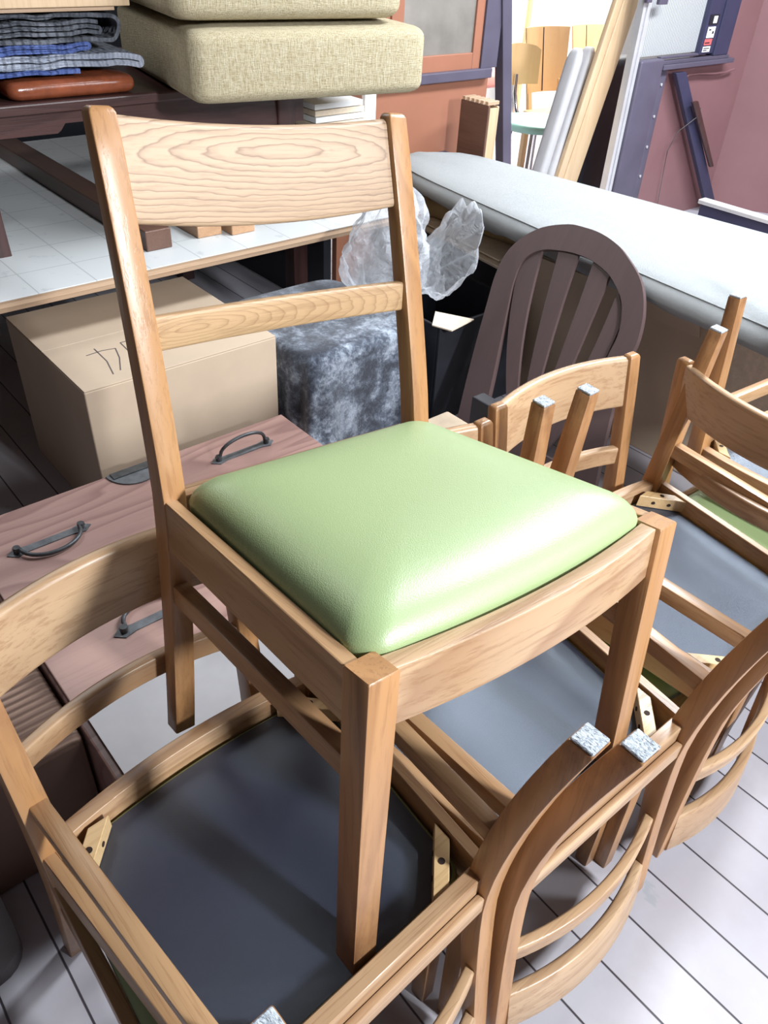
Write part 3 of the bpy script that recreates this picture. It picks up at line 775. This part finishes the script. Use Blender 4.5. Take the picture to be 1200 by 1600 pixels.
simple('brown_cushion', 2.215, 1.76, .470, lambda b: soft(b, 0, 0, 0, .36, .62, .074, .03), M['brown_cloth'], 'flat brown cushion squeezed under the far end of the pale mattress', 'cushion', smooth=60, rz=R(4))
for k in range(5):
    off = (.0, .018, -.012, .025, .008)[k]
    simple('cardboard_sheet', 2.075+off, 1.745+.01*k, .4365+.0065*k, lambda b: box(b, 0, 0, 0, .42, .60-.03*k, .0055, .0008), M['card_in'],
           'cardboard sheet, ' + ('lowest', 'second from below', 'middle one', 'second from the top', 'topmost')[k] + ' of the stack under the brown cushion', 'cardboard sheet', 'cardboard sheets under the mattress', rz=R(-7))
simple('black_void_filler', 2.25, 1.76, 0, lambda b: box(b, 0, 0, 0, .38, .60, .435, .004), M['black'], 'black cabinet added for the dark void under the cardboard sheets', 'filler')  # added support, black to stand in for the dark void below the sheets
b2 = carton('cardboard_box', 2.172, 1.02, 0, .46, .70, .50, 'tan cardboard box under the mattress, behind the arched fan back', lidx=False)
bm = bmesh.new(); hexa(bm, [(-.003, .02, .445), (-.0005, .02, .445), (-.0005, .68, .445), (-.003, .68, .445), (-.012, .03, .497), (-.009, .03, .4975), (-.009, .67, .4975), (-.012, .67, .497)]); mesh('flap', bm, M['card'], b2)
b3 = carton('cardboard_box', 2.16, .38, 0, .46, .61, .50, 'lighter cardboard box under the mattress near the right edge', 'card_in', lidx=False)
simple('dark_gap_plank', 2.20, .40, .5003, lambda b: box(b, 0, 0, 0, .40, 1.30, .044, .003), M['dwood_x'], 'dark plank added for the dark gap between the cartons and the mattress', 'plank')  # added board, its dark colour stands in for the shaded gap
# ---- partition wall with doorway
WD = 2.6
def wallpart(name, s0, s1, z0, z1, mat, d0=WD, th=.04, bev=.003, **kw):
    o = simple(name, s0, d0, z0, lambda b: box(b, 0, 0, 0, s1-s0, th, z1-z0, bev), mat, None, None, kind='structure', **kw); return o
bm = bmesh.new(); box(bm, 2.0, 0, 0, 2.80, .03, .87); box(bm, 2.0, 0, .87, 2.24, .03, 2.4); box(bm, 2.24, 0, 1.75, 2.80, .03, 2.4)
o = mesh('wall_back', bm, M['orange_panel']); o.location = G(0, WD); o.rotation_euler = GRID; tag(o, kind='structure')
bm = bmesh.new(); box(bm, -3.0, 1.05, 0, 2.0, 1.08, 2.4); box(bm, 1.96, .035, 0, 1.998, 1.05, 2.4)
o = mesh('wall_left', bm, M['black']); o.location = G(0, WD); o.rotation_euler = GRID; tag(o, kind='structure')  # coloured black to put in the darkness behind the low table
wr = groot('window_1', 2.24, WD-.012, .87)
bm = bmesh.new(); box(bm, .06, .012, .09, .445, .018, .86); mesh('window_pane', bm, M['grime_glass'], wr)
bm = bmesh.new(); box(bm, 0, .002, .03, .06, .03, .88, .003); box(bm, .445, .002, .03, .49, .03, .88, .003); box(bm, .06, .002, .03, .445, .03, .09, .003); mesh('window_frame', bm, M['orange_panel'], wr)
bm = bmesh.new(); box(bm, -.2, -.02, -.005, .55, .02, .032, .004); mesh('window_sill', bm, M['violet'], wr)
bm = bmesh.new(); box(bm, .49, -.008, .03, .585, .03, .88, .003); mesh('window_stile', bm, M['violet'], wr)
tag(wr, kind='structure')
# door post left of the opening (leans a little)
bm = bmesh.new(); hexa(bm, [(2.945, 0, .45), (3.0, 0, .45), (3.0, .05, .45), (2.945, .05, .45), (2.772, 0, 1.30), (2.828, 0, 1.30), (2.828, .05, 1.30), (2.772, .05, 1.30)], .003)
hexa(bm, [(3.04, 0, 0), (3.095, 0, 0), (3.095, .05, 0), (3.04, .05, 0), (2.945, 0, .45), (3.0, 0, .45), (3.0, .05, .45), (2.945, .05, .45)], .003)
o = mesh('trim_1', bm, M['violet']); o.location = G(0, WD-.03); o.rotation_euler = GRID; tag(o, kind='structure')
# right-hand partition
bm = bmesh.new(); box(bm, 3.86, 0, 0, 4.96, .03, .82); box(bm, 4.40, 0, .82, 4.96, .03, 2.4); o = mesh('wall_right', bm, M['rust_red']); o.location = G(0, WD+.01); o.rotation_euler = GRID; tag(o, kind='structure')
bm = bmesh.new(); box(bm, 0, 0, 0, 2.2, .03, 2.4)
o = mesh('wall_side', bm, M['rust_red']); o.location = G(4.966, WD+.012); o.rotation_euler = (0, 0, TH-R(60)); tag(o, kind='structure')
al = groot('trim_2', 3.775, WD-.035, 0)
bm = bmesh.new(); box(bm, 0, 0, 0, .022, .04, 2.3, .002); box(bm, .034, 0, 0, .056, .04, 2.3, .002); box(bm, .022, .02, 0, .034, .04, 2.3); mesh('trim_rail', bm, M['alu'], al)
bm = bmesh.new(); box(bm, -.01, -.02, 1.115, .03, -.001, 1.16, .003); box(bm, .09, -.02, 1.105, .16, -.001, 1.13, .003); mesh('trim_latch', bm, M['violet'], al); tag(al, kind='structure')
bm = bmesh.new(); box(bm, 3.835, 0, 0, 4.03, .06, .87, .01, 3); box(bm, 4.035, .02, 0, 4.11, .05, .83, .005)
o = mesh('trim_3', bm, M['violet'], None, 50); o.location = G(0, WD-.05); o.rotation_euler = GRID; tag(o, kind='structure')
bm = bmesh.new()
for z in (.15, .30, .45, .60, .75): cyl(bm, (4.075, WD-.032, z), .007, .004, (0, -1, 0), 10)
o = mesh('trim_4', bm, M['alu']); o.rotation_euler = GRID; tag(o, kind='structure')
w2 = groot('window_2', 3.84, WD-.02, .82)
bm = bmesh.new(); box(bm, .0, .02, .06, .53, .028, 1.2); mesh('window_pane', bm, M['striped'], w2)
bm = bmesh.new(); box(bm, .19, -.035, .0, .86, .02, .022, .003); box(bm, .19, -.02, .022, .82, .02, .038, .002); box(bm, .19, -.005, .045, .60, .02, .056, .002); mesh('window_sill', bm, M['violet'], w2)
bm = bmesh.new(); box(bm, .53, -.01, .05, .66, .03, 1.2, .004); box(bm, .66, -.02, .038, .80, .03, 1.2, .006); mesh('window_stile', bm, M['navy'], w2)
tag(w2, kind='structure')
# stickers on the stile
def sticker(sx, z, w, h, mat, mark, lb):
    r_ = groot('sticker', sx, WD-.033, z); bm = bmesh.new(); box(bm, 0, 0, 0, w, .0015, h); mesh('sticker_base', bm, M[mat], r_)
    bm = bmesh.new(); mark(bm, w, h); mesh('sticker_mark', bm, M['black'] if mat != 'black' else M['white'], r_); tag(r_, lb, 'sticker', 'stickers on the window stile')
sticker(4.385, 1.005, .085, .045, 'black', lambda b, w, h: (box(b, .035, -.001, .006, .07, -.0002, .038), ), 'small black sticker with a white square, uppermost on the navy window stile')
sticker(4.39, .945, .07, .05, 'white', lambda b, w, h: (box(b, .01, -.001, .034, .03, -.0002, .040), box(b, .045, -.001, .018, .06, -.0002, .030)), 'white sticker just below the black one on the navy window stile')
sticker(4.385, .912, .07, .028, 'red_label', lambda b, w, h: (box(b, .006, -.001, .008, .05, -.0002, .013),), 'red sticker in the middle of the row on the navy window stile')
sticker(4.385, .880, .07, .026, 'white', lambda b, w, h: (box(b, .006, -.001, .015, .06, -.0002, .019), box(b, .006, -.001, .006, .04, -.0002, .010)), 'lowest white sticker with dark lines, right above the sill')
# leaning dark bar, wire, low rail in front of the right partition
simple('dark_bar', 4.175, WD-.075, 0, lambda b: hexa(b, [(.68, 0, .0), (.78, 0, .0), (.78, .03, .0), (.68, .03, .0), (-.02, .02, .80), (.075, .02, .80), (.075, .05, .80), (-.02, .05, .80)], .004), M['navy'], 'dark bar slanting down across the reddish partition', 'bar')
simple('latch_bar', 4.30, WD-.095, 0, lambda b: hexa(b, [(.40, 0, .28), (.44, 0, .28), (.44, .018, .28), (.40, .018, .28), (.02, .0, .66), (.075, .0, .66), (.075, .018, .66), (.02, .018, .66)], .006), M['dwood_z'], 'short brown strip fixed along the dark slanting bar', 'strip')
bm = bmesh.new(); tube(bm, [(4.29, 0, .755), (4.35, 0, .775), (4.45, 0, .775), (4.6, 0, .765), (4.72, 0, .765), (4.80, 0, .775)], .006, 8)
o = mesh('cable', bm, M['rust_red'], None, 60); o.location = G(0, WD-.012); o.rotation_euler = GRID; tag(o, 'reddish cable run along the partition under the window sill', 'cable')
bm = bmesh.new(); tube(bm, [(4.43, -.075, .62), (4.41, -.08, .58), (4.33, -.03, .50), (4.31, -.01, .40), (4.335, -.004, .25), (4.36, -.004, .05)], .0025, 6)
o = mesh('wire', bm, M['ink'], None, 60); o.location = G(0, WD-.01); o.rotation_euler = GRID; tag(o, 'thin wire hanging from the slanting bar on the reddish partition', 'wire')
lr = groot('low_rail', 3.20, .95, 0); p = P(lr)
bm = bmesh.new(); box(bm, 0, 0, .505, .05, .77, .522, .003); p('rail_top', bm, M['alu'])
bm = bmesh.new(); box(bm, .008, .01, 0, .045, .76, .5045, .003); p('rail_panel', bm, M['navy'])
tag(lr, 'dark low rail with a pale top edge before the reddish partition', 'rail')
# ---- things leaning in the doorway
def lean(name, s0, z0, s1, z1, w, d0, d1, th, mat, label, cat):
    r_ = groot(name, 0, 0, 0); bm = bmesh.new()
    hexa(bm, [(s0, d0, z0), (s0+w, d0, z0), (s0+w, d0+th, z0), (s0, d0+th, z0), (s1, d1, z1), (s1+w, d1, z1), (s1+w, d1+th, z1), (s1, d1+th, z1)], .006, 3)
    mesh(name, bm, mat, None, 50).rotation_euler = GRID
    o = COL.objects[-1]; bpy.data.objects.remove(r_, do_unlink=True); return tag(o, label, cat)
lean('timber_plank', 3.433, 0, 3.812, 1.35, .05, 2.70, 2.70, .03, M['pale_x'], 'left narrow timber plank leaning in the doorway', 'plank')
lean('timber_plank', 3.484, 0, 3.863, 1.35, .125, 2.695, 2.695, .045, M['pale_x'], 'right thicker timber plank leaning in the doorway', 'plank')
def pad(s0, z0, s1, z1, w, d0, d1, th, label):
    bm = bmesh.new(); rings = []
    for q in [0, .02, .06] + [.1*k for k in range(1, 10)] + [.94, .98, 1.0]:
        f = 1 - (max(0, (.06-q)/.06)**2 + max(0, (q-.94)/.06)**2)*.45
        rings.append([(s0+(s1-s0)*q + w/2 + a*f, d0+(d1-d0)*q + b*f, z0+(z1-z0)*q) for a, b in rrect(w, th, .022, 4)])
    loft(bm, rings); o = mesh('wrapped_roll', bm, M['greyfoam'], None, 60); o.rotation_euler = GRID
    tag(o, label, 'roll', 'grey wrapped pads in the doorway')
pad(3.318, 0, 3.633, .90, .060, 2.76, 2.82, .08, 'left grey padded roll leaning beside the planks in the doorway')
pad(3.384, 0, 3.699, .905, .062, 2.75, 2.80, .08, 'right grey padded roll touching the planks in the doorway')
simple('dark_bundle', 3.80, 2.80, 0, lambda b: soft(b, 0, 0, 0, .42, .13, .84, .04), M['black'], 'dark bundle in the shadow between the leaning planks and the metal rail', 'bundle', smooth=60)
# dovetailed drawer standing in the doorway
dv = groot('dovetailed_drawer', 2.55, 2.345, .0); p = P(dv)
bm = bmesh.new(); box(bm, 0, 0, .0, .010, .155, .815, .002); p('drawer_front', bm, M['umber_y'])
bm = bmesh.new(); box(bm, .0105, 0, .0, .052, .010, .805, .002); p('drawer_side', bm, M['pale_x'])
bm = bmesh.new(); box(bm, .0525, 0, .0, .062, .155, .81, .002); p('drawer_back', bm, M['pale_x'])
for k in range(6):
    bm = bmesh.new(); box(bm, -.001, .004+.0255*k, .8155, .063, .019+.0255*k, .829, .001); p('dovetail', bm, M['ply'])
tag(dv, 'wooden drawer standing on end with dovetail joints beside the doorway', 'drawer')
simple('navy_box', 2.52, 2.54, 0, lambda b: box(b, 0, 0, 0, .05, .05, .60, .003), M['navy'], 'narrow navy post left of the dovetailed drawer', 'post')
# round mint chair with a bent plywood back
st = groot('round_chair', 3.98, 3.28, 0); p = P(st)
bm = bmesh.new(); rings = []
for r_, z in ((.16, .415), (.20, .422), (.212, .44), (.208, .458), (.19, .466), (.10, .471), (.01, .472)):
    rings.append([(r_*math.cos(2*math.pi*k/44), r_*math.sin(2*math.pi*k/44), z) for k in range(44)])
loft(bm, rings); p('seat', bm, M['mint'], 60)
for a in (35, 125, 215, 305):
    bm = bmesh.new(); tube(bm, [(.13*math.cos(R(a)), .13*math.sin(R(a)), .42), (.19*math.cos(R(a)), .19*math.sin(R(a)), .004)], .010, 10); p('leg', bm, M['chrome'], 60)
bm = bmesh.new(); tube(bm, [(.05, .13, .42), (.05, .20, .47), (.05, .23, .56), (.06, .245, .66)], .011, 10); p('back_tube', bm, M['chrome'], 60)
bm = bmesh.new(); rings = []
for k in range(13):
    x = -.17+.34*k/12; q = 1-(x/.17)**2; h0 = .60+.0*q; h1 = .78+.035*q**.5
    rings.append([(x+.06, .215+.045*q, h0), (x+.06, .225+.05*q, h1), (x+.06, .235+.05*q, h1), (x+.06, .225+.045*q, h0)])
loft(bm, rings); p('backrest', bm, M['birch'], 35)
bm = bmesh.new(); tube(bm, [(.20, -.08, .50), (.225, -.10, .45), (.20, -.12, .37), (.17, -.12, .35)], .007, 8); p('hook', bm, M['black'], 60)
tag(st, 'mint green round-seated chair with chrome legs beyond the doorway', 'chair')
# plywood chairs
def ply_chair(s, d, rz, label, h=.86, w=.42, parent=None, split=True):
    r_ = groot('plywood_chair', s, d, 0, rz); p = P(r_)
    bm = bmesh.new(); rings = []
    for k in range(13):
        x = -w/2 + w*k/12; q = 1-(2*x/w)**2; rings.append([(x*.86, .205+.035*q, .53), (x, .26+.045*q, h), (x, .272+.045*q, h), (x*.86, .217+.035*q, .53)])
    loft(bm, rings); b_ = p('backrest', bm, M['birch'], 35)
    if split:
        bm = bmesh.new(); hexa(bm, [(-.004, .2385, .535), (.004, .2385, .535), (.004, .246, .535), (-.004, .246, .535), (-.004, .3035, h-.005), (.004, .3035, h-.005), (.004, .310, h-.005), (-.004, .310, h-.005)]); mesh('centre_groove', bm, M['dwood_z'], b_)
    for sx in (-1, 1):
        bm = bmesh.new(); xx = sx*(w/2-.05); hexa(bm, [(xx-.015, .17, .40), (xx+.015, .17, .40), (xx+.015, .20, .40), (xx-.015, .20, .40), (xx-.015, .226, .60), (xx+.015, .226, .60), (xx+.015, .245, .60), (xx-.015, .245, .60)], .003); p('back_support', bm, M['birch'])
    bm = bmesh.new(); soft(bm, -w/2, -.24, .42, w/2, .20, .445, .010); p('seat', bm, M['birch'], 50)
    for x in (-w/2+.02, w/2-.055):
        for y in (-.21, .17):
            bm = bmesh.new(); box(bm, x, y, 0, x+.035, y+.035, .4195, .004); p('leg', bm, M['birch'])
    tag(r_, label, 'chair', 'plywood chairs beyond the doorway'); return r_
ply_chair(4.36, 3.36, R(-6), 'plywood chair with tall grooved back beyond the doorway, left of the planks', h=.875, w=.36)
ply_chair(5.30, 3.76, R(-6), 'plywood chair half hidden behind the leaning planks', h=.81, w=.36)
simple('pink_cushion', 4.50, 4.35, 0, lambda b: soft(b, 0, 0, .40, .45, .4, .50, .03), M['pink'], 'pink cushion glimpsed between the plywood chairs', 'cushion', smooth=60)
# bright far room
bm = bmesh.new(); box(bm, 1.5, 0, 0, 11.5, .05, 2.4); o = mesh('wall_far', bm, M['white']); o.location = G(0, 5.6); o.rotation_euler = GRID; tag(o, kind='structure')
bm = bmesh.new()
for z in (.95, 1.2): box(bm, 5.2, 0, z, 5.7, .03, z+.03)
for x in (5.2, 5.67): box(bm, x, 0, 0, x+.03, .03, 1.4)
for a_ in ((0,0),): pass
o = mesh('wooden_rack', bm, M['birch']); o.location = G(0, 4.9); o.rotation_euler = GRID; tag(o, 'pale wooden rack against the bright wall beyond the doorway', 'rack')
simple('white_carton', 5.9, 4.6, 0, lambda b: box(b, 0, 0, 0, .5, .5, .95, .01), M['white'], 'white carton stacked high beyond the plywood chairs', 'box')

# ------------------------------------------------------------------ setting
bm = bmesh.new(); box(bm, -3.2, -2.5, -.06, 9.5, 8.2, 0)
tag(mesh('floor', bm, M['floor'], rot=GRID), 'pale grey painted floorboards', kind='structure')
# ------------------------------------------------------------------ lights
def area(name, loc, target, size, power, col=(1,1,1), sy=None):
    l = bpy.data.lights.new(name, 'AREA'); l.energy = power; l.color = col; l.size = size
    if sy: l.shape = 'RECTANGLE'; l.size_y = sy
    o = bpy.data.objects.new(name, l); o.location = loc
    o.rotation_euler = (Vector(target)-Vector(loc)).to_track_quat('-Z', 'Y').to_euler(); link(o); return o
area('ceiling_lamp_right', (2.7, .9, 2.4), (.3, .8, .5), .3, 26, (.90, .95, 1), 1.0)
area('ceiling_lamp_near', (2.45, -.95, 2.4), (.1, .7, .6), .25, 175, (.92, .96, 1), .45)
area('fill_lamp_left', (-1.5, 2.4, 2.6), (.6, 1.6, .4), .5, 13, (.95, .97, 1), .8)  # added weak fill to lift the left-facing sides, no known lamp there
o_ = area('ceiling_lamp_far', (1.75, 2.95, 2.75), (1.75, 2.95, 0), 2.6, 190, (.88, .94, 1), .35)
o_.rotation_euler = (0, 0, R(53))
area('far_room_lamp', G(5.2, 3.9, 2.4), G(5.2, 4.4, 0), 1.4, 170, (1, .98, .95))
w = bpy.data.worlds.new('World'); SC.world = w; w.use_nodes = True
w.node_tree.nodes['Background'].inputs[0].default_value = (.72, .64, .68, 1); w.node_tree.nodes['Background'].inputs[1].default_value = .10
# ------------------------------------------------------------------ camera
cam = bpy.data.cameras.new('camera'); co = bpy.data.objects.new('camera', cam); link(co)
cam.sensor_fit = 'VERTICAL'; cam.sensor_height = 32; cam.lens = 1239.28/1600*32
cam.clip_start = .02; cam.clip_end = 60
rot = Euler((R(90-37.5704), 0, 0)).to_matrix() @ Euler((0, 0, R(3.4090))).to_matrix()
co.location = (0, 0, 1.43328); co.rotation_euler = rot.to_euler()
SC.camera = co
SC.view_settings.view_transform = 'Standard'; SC.view_settings.look = 'None'; SC.view_settings.gamma = 1
SC.view_settings.use_curve_mapping = False; SC.view_settings.exposure = .3
